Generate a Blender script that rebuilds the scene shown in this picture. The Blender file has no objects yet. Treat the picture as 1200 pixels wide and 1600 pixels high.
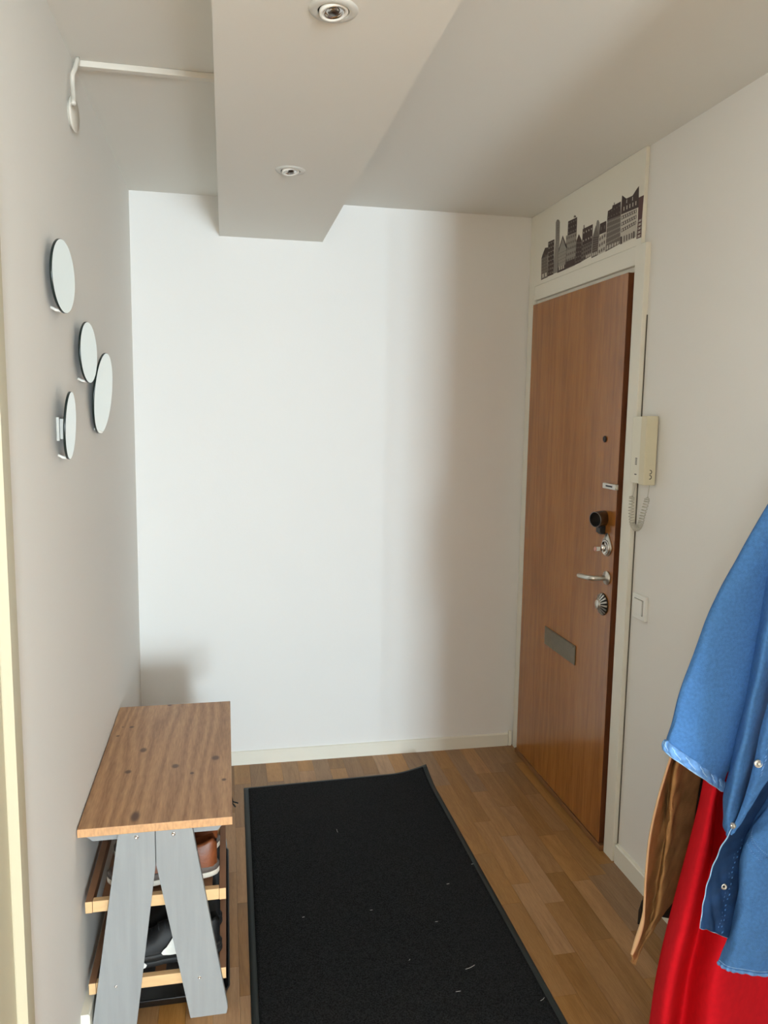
import bpy, bmesh, math, random
from mathutils import Vector, Matrix, Euler
S = bpy.context.scene
C = S.collection
PI = math.pi

# ---------------------------------------------------------------- camera
FPX, YAW, PITCH, ROLL, CH = 1218.27, 0.20157, 0.12517, 0.01531, 1.6078
XL, XR, D, H = -0.3768, 1.3872, 3.4719, 2.5
fw = Vector((math.sin(YAW)*math.cos(PITCH), math.cos(YAW)*math.cos(PITCH), -math.sin(PITCH)))
r0 = Vector((math.cos(YAW), -math.sin(YAW), 0)); u0 = r0.cross(fw)
rt = math.cos(ROLL)*r0 + math.sin(ROLL)*u0
up = -math.sin(ROLL)*r0 + math.cos(ROLL)*u0
cd = bpy.data.cameras.new('camera'); cam = bpy.data.objects.new('camera', cd); C.objects.link(cam)
M = Matrix((rt, up, -fw)).transposed().to_4x4(); M.translation = Vector((0, 0, CH)); cam.matrix_world = M
cd.sensor_fit = 'VERTICAL'; cd.sensor_height = 32.0; cd.lens = FPX*32.0/1600.0
cd.clip_start = 0.02
S.camera = cam

def ray(px, py):
    return (rt*((px-600)/FPX) - up*((py-800)/FPX) + fw)
def onX(px, py, X): d = ray(px, py); return Vector((0, 0, CH)) + d*(X/d.x)
def onY(px, py, Y): d = ray(px, py); return Vector((0, 0, CH)) + d*(Y/d.y)
def onZ(px, py, Z): d = ray(px, py); return Vector((0, 0, CH)) + d*((Z-CH)/d.z)

# ---------------------------------------------------------------- world, light, exposure
w = bpy.data.worlds.new('world'); S.world = w; w.use_nodes = True
bg = w.node_tree.nodes['Background']; bg.inputs[0].default_value = (0.78, 0.88, 1.0, 1); bg.inputs[1].default_value = 1.0
S.view_settings.view_transform = 'Standard'; S.view_settings.look = 'None'
S.view_settings.gamma = 1.0; S.view_settings.use_curve_mapping = False
S.view_settings.exposure = 0.42
S.cycles.use_denoising = True
S.cycles.max_bounces = 12; S.cycles.diffuse_bounces = 8

def area(name, loc, rot, sx, sy, power, col):
    l = bpy.data.lights.new(name, 'AREA'); l.shape = 'RECTANGLE'; l.size = sx; l.size_y = sy
    l.energy = power; l.color = col
    o = bpy.data.objects.new(name, l); C.objects.link(o); o.location = loc; o.rotation_euler = rot
    return o
# daylight through the tall narrow balcony door at the far end of the room behind the camera, plus an added slit lamp that makes the step on the back wall
area('balcony_door_daylight', (0.96, -5.96, 1.0), (-PI/2, 0, PI), .62, 1.7, 338, (0.75, 0.905, 1.0))
area('added_slit_light', (1.44, -5.96, 1.1), (-PI/2, 0, PI), .04, 1.9, 48, (0.75, 0.905, 1.0))
# added fill lamps for the ambient light, at made-up openings in both side walls
area('added_fill_right', (2.95, -1.9, 1.5), (0, PI/2, 0), 1.2, 1.6, 40, (0.84, 0.93, 1.0))
area('added_fill_left', (-1.9+.05, -1.9, 1.5), (0, -PI/2, 0), 1.2, 1.6, 165, (0.84, 0.93, 1.0))

# ---------------------------------------------------------------- materials
def lin(c):
    return tuple(((v/255)/12.92 if v/255 <= .04045 else ((v/255+.055)/1.055)**2.4) for v in c) + (1,)
def mat(name, rgb, rough=.6, metal=0, noise=0, nscale=40, bump=0, bscale=200, spec=.5, stretch=None, coat=0):
    m = bpy.data.materials.new(name); m.use_nodes = True; nt = m.node_tree; b = nt.nodes['Principled BSDF']
    b.inputs['Roughness'].default_value = rough; b.inputs['Metallic'].default_value = metal
    b.inputs['Specular IOR Level'].default_value = spec; b.inputs['Base Color'].default_value = lin(rgb)
    b.inputs['Coat Weight'].default_value = coat
    tc = nt.nodes.new('ShaderNodeTexCoord'); mp = nt.nodes.new('ShaderNodeMapping'); nt.links.new(tc.outputs['Object'], mp.inputs[0])
    if stretch: mp.inputs['Scale'].default_value = stretch
    if noise:
        n = nt.nodes.new('ShaderNodeTexNoise'); n.inputs['Scale'].default_value = nscale; n.inputs['Detail'].default_value = 5
        nt.links.new(mp.outputs[0], n.inputs[0])
        r = nt.nodes.new('ShaderNodeValToRGB'); r.color_ramp.elements[0].position = .3; r.color_ramp.elements[1].position = .7
        a = lin(rgb); r.color_ramp.elements[0].color = tuple(v*(1-noise) for v in a[:3])+(1,); r.color_ramp.elements[1].color = tuple(min(1, v*(1+noise)) for v in a[:3])+(1,)
        nt.links.new(n.outputs[0], r.inputs[0]); nt.links.new(r.outputs[0], b.inputs['Base Color'])
    if bump:
        n2 = nt.nodes.new('ShaderNodeTexNoise'); n2.inputs['Scale'].default_value = bscale; n2.inputs['Detail'].default_value = 3
        nt.links.new(tc.outputs['Object'], n2.inputs[0])
        bp = nt.nodes.new('ShaderNodeBump'); bp.inputs['Strength'].default_value = bump; bp.inputs['Distance'].default_value = .002
        nt.links.new(n2.outputs[0], bp.inputs['Height']); nt.links.new(bp.outputs[0], b.inputs['Normal'])
    return m

def wood(name, c1, c2, axis='Y', rough=.4, ring=6.0, fine=1.0, tone=0.0, knots=None, coat=0, spec=.4, distort=.8, wave=False, soft=1.0):
    """Grain that runs along the given local axis; 'tone' varies it from one copy to the next."""
    m = bpy.data.materials.new(name); m.use_nodes = True; nt = m.node_tree; b = nt.nodes['Principled BSDF']; L = nt.links.new; N = nt.nodes.new
    b.inputs['Roughness'].default_value = rough; b.inputs['Specular IOR Level'].default_value = spec; b.inputs['Coat Weight'].default_value = coat
    b.inputs['Coat Roughness'].default_value = .15
    tc = N('ShaderNodeTexCoord'); oi = N('ShaderNodeObjectInfo')
    mu = N('ShaderNodeVectorMath'); mu.operation = 'SCALE'; mu.inputs[0].default_value = (7.3, 11.1, 3.7); L(oi.outputs['Random'], mu.inputs['Scale'])
    ad = N('ShaderNodeVectorMath'); L(tc.outputs['Object'], ad.inputs[0]); L(mu.outputs[0], ad.inputs[1])
    sc = {'Y': (ring, ring*.09, ring), 'Z': (ring, ring, ring*.07), 'X': (ring*.09, ring, ring)}[axis]
    mp = N('ShaderNodeMapping'); mp.inputs['Scale'].default_value = sc; L(ad.outputs[0], mp.inputs[0])
    n1 = N('ShaderNodeTexNoise'); n1.inputs['Scale'].default_value = 2.2; n1.inputs['Detail'].default_value = 3; n1.inputs['Distortion'].default_value = distort; L(mp.outputs[0], n1.inputs[0])
    mm = N('ShaderNodeMath'); mm.operation = 'MULTIPLY'; mm.inputs[1].default_value = 9.0; L(n1.outputs[0], mm.inputs[0])
    fr = N('ShaderNodeMath'); fr.operation = 'PINGPONG'; fr.inputs[1].default_value = 1.0; L(mm.outputs[0], fr.inputs[0])
    if wave:
        mw = N('ShaderNodeMapping'); mw.inputs['Scale'].default_value = (1, .10, 1); L(tc.outputs['Object'], mw.inputs[0])
        wv = N('ShaderNodeTexWave'); wv.wave_type = 'BANDS'; wv.bands_direction = 'X'; wv.inputs['Scale'].default_value = 8; wv.inputs['Distortion'].default_value = 14; wv.inputs['Detail'].default_value = 1.5; wv.inputs['Detail Scale'].default_value = 1.1
        L(mw.outputs[0], wv.inputs[0]); fr = wv
    sc2 = tuple(v*fine*12 for v in sc); mp2 = N('ShaderNodeMapping'); mp2.inputs['Scale'].default_value = sc2; L(ad.outputs[0], mp2.inputs[0])
    n2 = N('ShaderNodeTexNoise'); n2.inputs['Scale'].default_value = 3; n2.inputs['Detail'].default_value = 4; L(mp2.outputs[0], n2.inputs[0])
    mx = N('ShaderNodeMath'); mx.operation = 'MULTIPLY_ADD'; mx.inputs[1].default_value = .35*soft; L(fr.outputs[0], mx.inputs[0])
    m3 = N('ShaderNodeMath'); m3.operation = 'MULTIPLY_ADD'; m3.inputs[1].default_value = .9*soft; m3.inputs[2].default_value = -.12+.33*(1-soft)*1.7; L(n2.outputs[0], m3.inputs[0]); L(m3.outputs[0], mx.inputs[2])
    rp = N('ShaderNodeValToRGB'); rp.color_ramp.elements[0].color = lin(c1); rp.color_ramp.elements[1].color = lin(c2)
    rp.color_ramp.elements[0].position = .15; rp.color_ramp.elements[1].position = .85; L(mx.outputs[0], rp.inputs[0])
    out = rp.outputs[0]
    if tone:
        hs = N('ShaderNodeHueSaturation'); L(out, hs.inputs['Color'])
        mr = N('ShaderNodeMapRange'); mr.inputs[3].default_value = 1-tone; mr.inputs[4].default_value = 1+tone; L(oi.outputs['Random'], mr.inputs[0]); L(mr.outputs[0], hs.inputs['Value'])
        wn = N('ShaderNodeTexWhiteNoise'); wn.noise_dimensions = '1D'; L(oi.outputs['Random'], wn.inputs['W'])
        m2 = N('ShaderNodeMapRange'); m2.inputs[3].default_value = .88; m2.inputs[4].default_value = 1.12; L(wn.outputs[0], m2.inputs[0]); L(m2.outputs[0], hs.inputs['Saturation'])
        out = hs.outputs[0]
    if knots:
        for (kx, ky, kr, el) in knots:
            vs = N('ShaderNodeVectorMath'); vs.operation = 'SUBTRACT'; vs.inputs[1].default_value = (kx, ky, 0); L(tc.outputs['Object'], vs.inputs[0])
            v2 = N('ShaderNodeVectorMath'); v2.operation = 'MULTIPLY'; v2.inputs[1].default_value = (1/kr, 1/(kr*el), 0); L(vs.outputs[0], v2.inputs[0])
            ln = N('ShaderNodeVectorMath'); ln.operation = 'LENGTH'; L(v2.outputs[0], ln.inputs[0])
            mr = N('ShaderNodeMapRange'); mr.interpolation_type = 'SMOOTHSTEP'; mr.inputs[1].default_value = .55; mr.inputs[2].default_value = 1.5; mr.inputs[3].default_value = .85; mr.inputs[4].default_value = 0
            L(ln.outputs['Value'], mr.inputs[0])
            mc = N('ShaderNodeMix'); mc.data_type = 'RGBA'; L(mr.outputs[0], mc.inputs[0]); L(out, mc.inputs[6]); mc.inputs[7].default_value = lin((78, 44, 24)); out = mc.outputs[2]
    L(out, b.inputs['Base Color'])
    bp = N('ShaderNodeBump'); bp.inputs['Strength'].default_value = .08; bp.inputs['Distance'].default_value = .001; L(n2.outputs[0], bp.inputs['Height']); L(bp.outputs[0], b.inputs['Normal'])
    return m

M_WALL = mat('wall_paint', (232, 230, 225), .75, bump=.12, bscale=120, spec=.25)
M_BACK = mat('wall_paint_back', (232, 231, 228), .75, bump=.1, bscale=120, spec=.25)
M_CEIL = mat('ceiling_paint', (226, 225, 219), .85, bump=.1, bscale=90, spec=.2)
M_TRIM = mat('white_gloss_paint', (232, 229, 216), .35, spec=.45)
M_CREAM = mat('cream_gloss_paint', (192, 184, 158), .45)
M_OAK = wood('oak_parquet', (128, 90, 54), (184, 142, 94), 'Y', .36, ring=7, fine=1.3, tone=.23, spec=.35, soft=.5)
M_SUB = mat('floor_joint', (62, 42, 26), .8)
M_DOOR = wood('teak_veneer', (136, 80, 27), (174, 112, 46), 'Z', .22, ring=5, fine=1.0, coat=.3, spec=.5, distort=.3)
M_DOORE = wood('door_edge', (88, 48, 24), (112, 64, 34), 'Z', .4, ring=6)
M_MAT = mat('mat_pile', (33, 34, 35), .95, noise=.85, nscale=260, bump=1.0, bscale=600, spec=.1)
M_KNOBD = mat('knob_dark', (40, 36, 32), .5, .5)
M_RUB = mat('mat_rubber', (34, 42, 42), .6)
M_GREY = mat('grey_stain', (150, 152, 152), .55, noise=.06, nscale=5, stretch=(12, 12, .7), bump=.15, bscale=60, spec=.3)
M_BIRCH = mat('raw_birch', (226, 186, 136), .5, noise=.06, nscale=30, stretch=(1, 3, 3))
M_RAIL = mat('rail_stain', (150, 108, 78), .55, noise=.1, nscale=12)
M_STEEL = mat('brushed_steel', (214, 212, 204), .36, 1.0)
M_DSTEEL = mat('dark_steel', (120, 112, 106), .3, 1.0)
M_CHROME = mat('chrome', (225, 222, 218), .12, 1.0)
M_BLACK = mat('black_plastic', (16, 16, 17), .4)
M_PLATE = mat('aged_aluminium', (128, 120, 104), .45, .7, noise=.08, nscale=60)
M_IVORY = mat('ivory_plastic', (230, 227, 210), .4)
M_WPLAST = mat('white_plastic', (232, 231, 224), .35)
M_DUCT = mat('duct_plastic', (216, 211, 200), .5)
M_RING = mat('ring_paint', (204, 203, 196), .45)
M_GAP = mat('dark_gap', (30, 26, 22), .9)
M_MIRR = mat('mirror_glass', (244, 250, 247), .015, 1.0)
M_MEDGE = mat('mirror_edge', (20, 34, 32), .3)
M_DENIM = mat('denim', (78, 128, 188), .9, noise=.13, nscale=150, bump=.9, bscale=900, spec=.15)
M_DENIMSHADE = mat('denim_inside_shaded', (40, 68, 108), .9, noise=.22, nscale=22, bump=.5, bscale=900, spec=.1)  # inner side of the denim, with its shade darkened into the colour
M_DENIML = mat('denim_worn_edge', (150, 190, 228), .85, noise=.25, nscale=60, spec=.15)
M_CUFF = mat('denim_cuff', (104, 150, 206), .85, noise=.3, nscale=60, bump=.5, bscale=500, spec=.15)
M_RED = mat('red_wool', (222, 28, 42), .9, noise=.06, nscale=60, bump=.3, bscale=900, spec=.1)
M_TAN = mat('tan_suede', (176, 136, 88), .9, noise=.3, nscale=16, bump=.4, bscale=400, spec=.1)
M_TANL = mat('tan_lining', (214, 178, 136), .85)
M_BROWNL = mat('brown_leather', (122, 66, 34), .45, noise=.2, nscale=25, bump=.3, bscale=250)
M_SOLEG = mat('grey_midsole', (98, 88, 82), .7)
M_SOLEW = mat('white_sole', (206, 198, 184), .6)
M_SHOEB = mat('black_shoe_leather', (13, 13, 14), .6, noise=.2, nscale=30)
M_SHOED = mat('dark_grey_sole', (28, 28, 28), .6)
M_SHOEI = mat('shoe_lining', (12, 10, 9), .9)
M_DEC = [mat('decal_dark', (66, 50, 46), .6), mat('decal_mid', (112, 102, 94), .6), mat('decal_light', (150, 144, 134), .6), mat('decal_red_brown', (92, 60, 58), .6), mat('decal_pale', (198, 192, 180), .6), mat('decal_tower', (138, 132, 124), .6)]

# ---------------------------------------------------------------- helpers
def link(name, bm, m, parent=None, smooth=False, loc=None):
    me = bpy.data.meshes.new(name); bm.normal_update(); bm.to_mesh(me); bm.free()
    for x in (m if isinstance(m, (list, tuple)) else [m]): me.materials.append(x)
    if smooth:
        for p in me.polygons: p.use_smooth = True
    o = bpy.data.objects.new(name, me); C.objects.link(o)
    if parent is not None:
        o.parent = parent; bpy.context.view_layer.update(); o.matrix_parent_inverse = parent.matrix_world.inverted()
    return o
def recenter(o, p):
    """Move a mesh's origin to p, geometry unmoved."""
    p = Vector(p); o.data.transform(Matrix.Translation(-p)); o.location = p
def tag(o, label, cat, group=None, kind=None):
    o['label'] = label; o['category'] = cat
    if group: o['group'] = group
    if kind: o['kind'] = kind
    return o
def thing(name, label, cat, loc=(0, 0, 0), group=None):
    o = bpy.data.objects.new(name, None); C.objects.link(o); o.empty_display_size = .05; o.location = loc
    bpy.context.view_layer.update()
    return tag(o, label, cat, group)
def structure(o, label=None):
    o['kind'] = 'structure'
    if label: o['label'] = label
    return o
def box(bm, lo, hi, bev=0, seg=2, mi=0):
    r = bmesh.ops.create_cube(bm, size=1); vs = r['verts']
    bmesh.ops.scale(bm, vec=[hi[i]-lo[i] for i in range(3)], verts=vs)
    bmesh.ops.translate(bm, vec=[(hi[i]+lo[i])/2 for i in range(3)], verts=vs)
    fs = set(f for v in vs for f in v.link_faces)
    for f in fs: f.material_index = mi
    if bev:
        es = list(set(e for v in vs for e in v.link_edges))
        g = bmesh.ops.bevel(bm, geom=es, offset=bev, segments=seg, profile=.6, affect='EDGES')
        for f in g['faces']: f.material_index = mi
    return bm
def bx(lo, hi, bev=0, seg=2):
    return box(bmesh.new(), lo, hi, bev, seg)
def frame_of(d):
    d = Vector(d).normalized(); a = Vector((0, 0, 1)) if abs(d.z) < .9 else Vector((1, 0, 0))
    x = d.cross(a).normalized(); return x, d.cross(x).normalized(), d
def lathe(bm, prof, origin, axis, n=32, mi=0, sx=1, sy=1):
    """prof: list of (radius, distance along the axis)."""
    x, y, d = frame_of(axis); o = Vector(origin); rings = []
    for r, t in prof:
        if r < 1e-6: rings.append([bm.verts.new(o+d*t)]); continue
        rings.append([bm.verts.new(o+d*t+x*(math.cos(2*PI*i/n)*r*sx)+y*(math.sin(2*PI*i/n)*r*sy)) for i in range(n)])
    for a, b in zip(rings, rings[1:]):
        for i in range(n):
            j = (i+1) % n
            q = [a[i % len(a)], a[j % len(a)], b[j % len(b)], b[i % len(b)]]
            q = [v for k, v in enumerate(q) if v not in q[:k]]
            if len(q) > 2: bm.faces.new(q).material_index = mi
    return bm
def tube(bm, pts, r, n=8, mi=0, cap=True):
    pts = [Vector(p) for p in pts]; rings = []; x = None
    for k, p in enumerate(pts):
        d = (pts[min(k+1, len(pts)-1)]-pts[max(k-1, 0)]).normalized()
        if x is None: x = frame_of(d)[0]
        x = (x-d*x.dot(d)).normalized(); y = d.cross(x)
        rr = r[k] if isinstance(r, (list, tuple)) else r
        rings.append([bm.verts.new(p+x*(math.cos(2*PI*i/n)*rr)+y*(math.sin(2*PI*i/n)*rr)) for i in range(n)])
    for a, b in zip(rings, rings[1:]):
        for i in range(n): bm.faces.new((a[i], a[(i+1) % n], b[(i+1) % n], b[i])).material_index = mi
    if cap:
        bm.faces.new(rings[0][::-1]).material_index = mi; bm.faces.new(rings[-1]).material_index = mi
    return bm
def prism(bm, poly, vec, mi=0, bev=0):
    """Extrude a closed planar polygon (3D points) by vec."""
    vs = [bm.verts.new(p) for p in poly]; f = bm.faces.new(vs); f.material_index = mi
    r = bmesh.ops.extrude_face_region(bm, geom=[f])
    nv = [v for v in r['geom'] if isinstance(v, bmesh.types.BMVert)]
    bmesh.ops.translate(bm, vec=vec, verts=nv)
    for g in r['geom']:
        if isinstance(g, bmesh.types.BMFace): g.material_index = mi
    allv = set(vs) | set(nv)
    fs = list(set(q for v in allv for q in v.link_faces)); bmesh.ops.recalc_face_normals(bm, faces=fs)
    for q in fs: q.material_index = mi
    if bev:
        es = list(set(e for v in allv for e in v.link_edges)); bmesh.ops.bevel(bm, geom=es, offset=bev, segments=2, affect='EDGES')
    return bm
def cr(P, t):
    """Catmull-Rom through a list of vectors, t in 0..len-1."""
    n = len(P); i = min(int(t), n-2); f = t-i
    p1, p2 = P[i], P[i+1]; p0 = P[i-1] if i > 0 else p1*2-p2; p3 = P[i+2] if i+2 < n else p2*2-p1
    return .5*((2*p1)+(p2-p0)*f+(2*p0-5*p1+4*p2-p3)*f*f+(3*p1-p0-3*p2+p3)*f*f*f)
def sheet_bm(rows, nu=40, nv=60, disp=None, closed=False):
    """A smooth surface through rows of 3D points; disp(u, v) pushes it along its normal (metres)."""
    cols = []
    R = [[Vector(p) for p in r] for r in rows]
    if closed: R = [r+[r[0]] for r in R]
    dense = []
    for r in R: dense.append([cr(r, (len(r)-1)*i/nu) for i in range(nu+1)])
    G = [[cr([dense[k][i] for k in range(len(dense))], (len(dense)-1)*j/nv) for i in range(nu+1)] for j in range(nv+1)]
    if disp:
        G2 = [list(r) for r in G]
        for j in range(nv+1):
            for i in range(nu+1):
                a = G[j][min(i+1, nu)]-G[j][max(i-1, 0)]; b = G[min(j+1, nv)][i]-G[max(j-1, 0)][i]
                n = a.cross(b)
                if n.length > 1e-9: G2[j][i] = G[j][i]+n.normalized()*disp(i/nu, j/nv)
        G = G2
    bm = bmesh.new(); V = []
    for j in range(nv+1): V.append([bm.verts.new(G[j][i]) for i in range(nu if closed else nu+1)])
    W = nu if closed else nu+1
    for j in range(nv):
        for i in range(nu):
            bm.faces.new((V[j][i], V[j][(i+1) % W], V[j+1][(i+1) % W], V[j+1][i]))
    return bm, G
def cloth(name, rows, m, parent, nu=40, nv=60, disp=None, thick=.003, closed=False):
    bm, G = sheet_bm(rows, nu, nv, disp, closed)
    o = link(name, bm, m, parent, True)
    md = o.modifiers.new('thickness', 'SOLIDIFY'); md.thickness = thick; md.offset = 0
    return o, G

# ================================================================ STRUCTURE
YR = -6.0      # rear wall of the room behind the camera
YO = -0.35     # where the hallway opens into that room
X0, X1 = -1.9, 3.0
structure(link('wall_left', bx((XL-.12, YO, 0), (XL, D+.12, H)), M_WALL))
structure(link('wall_back', bx((XL, D, 0), (XR, D+.12, H)), M_BACK))
# right wall with a rebate where the entrance door stands
bm = bmesh.new()
DY0, DY1, DZ = 2.505, 3.395, 2.125
box(bm, (XR, YO, 0), (XR+.12, DY0, H)); box(bm, (XR, DY1, 0), (XR+.12, D+.12, H)); box(bm, (XR, DY0, DZ), (XR+.12, DY1, H)); box(bm, (XR+.1, DY0, 0), (XR+.12, DY1, DZ))
structure(link('wall_right', bm, M_WALL))
bm = bmesh.new(); box(bm, (X0-.12, YR-.12, H), (X1+.12, D+.12, H+.12)); structure(link('ceiling', bm, M_CEIL))
bm = bmesh.new(); box(bm, (-.016, YO, 2.34), (.42, D, H)); structure(link('ceiling_beam', bm, M_CEIL), 'white boxed-in beam running along the ceiling with two downlights')
# room behind the camera: walls, a tall glazed door at its end plus an added slit and side openings for the light, all open to the sky
bm = bmesh.new(); box(bm, (X0-.12, YR, 0), (X0, -2.6, H)); box(bm, (X0-.12, -1.2, 0), (X0, YO+.12, H)); box(bm, (X0-.12, -2.6, 0), (X0, -1.2, .75)); box(bm, (X0-.12, -2.6, 2.25), (X0, -1.2, H)); box(bm, (X0, YO, 0), (XL-.12, YO+.12, H)); structure(link('wall_room_left', bm, M_WALL))
bm = bmesh.new(); box(bm, (XR+.12, YO, 0), (X1, YO+.12, H))
box(bm, (X1, YR, 0), (X1+.12, -2.6, H)); box(bm, (X1, -1.2, 0), (X1+.12, YO+.12, H)); box(bm, (X1, -2.6, 0), (X1+.12, -1.2, .75)); box(bm, (X1, -2.6, 2.25), (X1+.12, -1.2, H))
structure(link('wall_room_right', bm, M_WALL))
bm = bmesh.new(); box(bm, (X0-.12, YR-.12, 0), (.64, YR, H)); box(bm, (1.46, YR-.12, 0), (X1+.12, YR, H)); box(bm, (.64, YR-.12, 2.05), (1.46, YR, H)); box(bm, (.64, YR-.12, 0), (1.46, YR, .12)); box(bm, (1.28, YR-.12, .12), (1.42, YR, 2.05))
structure(link('wall_rear', bm, M_WALL))

# unseen pier added to cut the daylight on the right of the back wall
structure(link('wall_light_blocker', bx((.93, .60, 0), (XR, .74, H)), M_WALL))

# floor: screed slab with three-strip oak staves laid on it, joints open by half a millimetre
fl = structure(link('floor', bx((X0-.12, YR-.12, -.1), (X1+.12, D+.12, -.012)), M_SUB))
rnd = random.Random(4)
SW = .0715
stave_meshes = {}
def stave_mesh(L):
    k = round(L, 3)
    if k not in stave_meshes:
        b_ = bmesh.new(); box(b_, (-SW/2+.0003, -k/2+.0003, -.012), (SW/2-.0003, k/2-.0003, 0))
        for f in b_.faces: f.material_index = 0
        me = bpy.data.meshes.new('plank'); b_.to_mesh(me); b_.free(); me.materials.append(M_OAK); stave_meshes[k] = me
    return stave_meshes[k]
XS0 = -.405
for i in range(26):
    xc = XS0+SW*(i+.5); y = D
    y -= rnd.choice([.12, .2, .28, .36, .44])
    segs = [(y, D)]
    while y > 1.45:
        L_ = rnd.choice([.3, .36, .42, .48, .54]); segs.append((y-L_, y)); y -= L_
    for a, b in segs:
        me = stave_mesh(b-a); o = bpy.data.objects.new('plank', me); C.objects.link(o); o.location = (xc, (a+b)/2, 0); o.parent = fl
    if i == 0: ymin = []
    ymin.append(y)
bm = bmesh.new()
for i in range(26):
    box(bm, (XS0+SW*i+.0003, YR, -.012), (XS0+SW*(i+1)-.0003, ymin[i]-.0005, 0))
box(bm, (X0, YR, -.012), (XS0, YO, 0)); box(bm, (XS0+SW*26, YR, -.012), (X1, YO, 0))
o = link('plank_field', bm, M_OAK, fl); o['kind'] = 'stuff'

# baseboards
def baseboard(name, a, b, n, h=.062, t=.012):
    a = Vector(a); b = Vector(b); n = Vector(n)
    poly = [a, a+n*t, a+n*t+Vector((0, 0, h-.004)), a+n*(t-.004)+Vector((0, 0, h)), a+Vector((0, 0, h))]
    bm = bmesh.new(); prism(bm, poly, b-a); return structure(link(name, bm, M_TRIM))
baseboard('baseboard_back', (XL, D, 0), (1.345, D, 0), (0, -1, 0))
baseboard('baseboard_right', (XR, YO, 0), (XR, 2.435, 0), (-1, 0, 0), h=.07, t=.015)
baseboard('baseboard_left', (XL, 1.93, 0), (XL, D-.012, 0), (1, 0, 0), h=.07, t=.022)
# thin bead at the end of the back baseboard, beside the door casing
structure(link('trim_1', bx((1.348, D-.014, 0), (1.364, D, .075), .002), M_TRIM))

# ---------------------------------------------------------------- entrance door
door = bpy.data.objects.new('door_1', None); C.objects.link(door); door.location = (XR, 2.95, 0); bpy.context.view_layer.update()
structure(door, 'brown wooden entrance door with white frame, locks and mail plate')
FX = XR-.020
def casing(name, lo, hi): return link(name, bx(lo, hi, .0025), M_TRIM, door)
casing('casing', (FX, 2.442, 0), (XR+.02, 2.508, 2.185))
casing('casing', (FX, 3.392, 0), (XR+.02, 3.458, 2.185))
casing('casing', (FX+.0008, 2.508, 2.122), (XR+.02, 3.392, 2.184))
link('door_stop', bx((XR-.006, 2.508, 2.104), (XR+.05, 3.392, 2.121), .001), M_TRIM, door)
link('door_stop', bx((XR+.055, 2.508, 0), (XR+.1, 2.52, 2.104), .001), M_GAP, door)
link('threshold', bx((XR-.034, 2.51, 0), (XR+.1, 3.39, .022), .003), wood('threshold_wood', (110, 72, 40), (140, 96, 58), 'Y', .4), door)
leafX = XR-.032
bm = bmesh.new(); box(bm, (leafX, 2.524, .027), (XR+.012, 3.372, 2.100), .0015)
for f in bm.faces:
    if f.normal.y < -.9: f.material_index = 1
leaf = link('door_leaf', bm, [M_DOOR, M_DOORE], door)
recenter(leaf, (leafX, 2.95, .027)); leaf.parent = None; leaf.parent = door; leaf.matrix_parent_inverse = door.matrix_world.inverted()
bpy.context.view_layer.update()
def hw(name, bm, m, smooth=False, label=None):
    o = link(name, bm, m, leaf, smooth)
    if label: o['label'] = label
    return o
AX = (-1, 0, 0)
# peephole
p = onX(946, 686, leafX)
hw('peephole', lathe(bmesh.new(), [(0, 0), (.011, 0), (.012, .003), (.009, .006), (.006, .004), (0, .003)], p, AX, 20), M_BLACK, True, 'small dark peephole')
# chain latch housing: long little box with a slot
a = onX(946, 757, leafX)
bm = bmesh.new(); box(bm, (leafX-.014, a.y-.098, a.z-.012), (leafX, a.y-.004, a.z+.008), .003)
box(bm, (leafX-.0146, a.y-.078, a.z-.0045), (leafX-.010, a.y-.03, a.z+.0015), 0, mi=1)
hw('safety_latch', bm, [M_STEEL, M_BLACK], False, 'small steel latch housing with a slot')
# lock cup: a short hooded cylinder open towards the room
c = onX(946, 810, leafX); c.y = 2.606
HA = (-1, -.34, -.06)
bm = lathe(bmesh.new(), [(.024, -.004), (.0285, .002), (.0290, .046), (.0283, .048), (.0262, .047)], c, HA, 40)
lathe(bm, [(.0262, .047), (.0255, .014), (0, .012)], c, HA, 40, mi=1)  # inside coloured near-black for the shade in the cup
hw('lock_hood', bm, [M_DSTEEL, M_GAP], True, 'dark steel hooded lock cup, open in front')
bm = bmesh.new(); box(bm, (leafX-.018, c.y-.012, c.z-.058), (leafX, c.y+.012, c.z-.026), .002); box(bm, (leafX-.024, c.y-.016, c.z-.053), (leafX-.018, c.y+.016, c.z-.034), .002)
hw('hood_hinge', bm, M_BLACK, False, 'black hinge block under the lock hood')
# long escutcheon with a turn-cylinder and key
e = Vector((leafX, 2.577, 1.143))
bm = bmesh.new(); poly = []
for i in range(36):
    t = 2*PI*i/36; yy = math.sin(t)*.038; zz = -math.cos(t)*.036
    if zz > 0: yy = math.sin(t)*(.038-.020*(zz/.036)); zz *= 1.36
    poly.append(e+Vector((0, yy, zz)))
prism(bm, poly, (-.004, 0, 0), bev=.0008); hw('escutcheon', bm, M_STEEL, True, 'long oval steel lock plate')
bm = lathe(bmesh.new(), [(.0265, .004), (.0285, .007), (.0265, .010), (.024, .0105), (.024, .006), (.0, .006)], e+Vector((0, -.002, -.004)), AX, 36); hw('lock_ring', bm, M_CHROME, True)
bm = lathe(bmesh.new(), [(.0135, .006), (.0135, .018), (.011, .021), (0, .021)], e+Vector((0, -.004, -.006)), AX, 28)
box(bm, (leafX-.046, e.y-.006, e.z-.016), (leafX-.02, e.y-.002, e.z-.000), .001)
hw('lock_turn', bm, M_CHROME, True)
bm = lathe(bmesh.new(), [(0, 0), (.008, 0), (.009, .002), (.008, .004), (0, .004)], e+Vector((-.046, -.004, -.008)), AX, 20)
hw('turn_tip', bm, mat('pink_copper', (214, 160, 148), .3, .8), True, 'pinkish tip of the lock turn')
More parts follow.
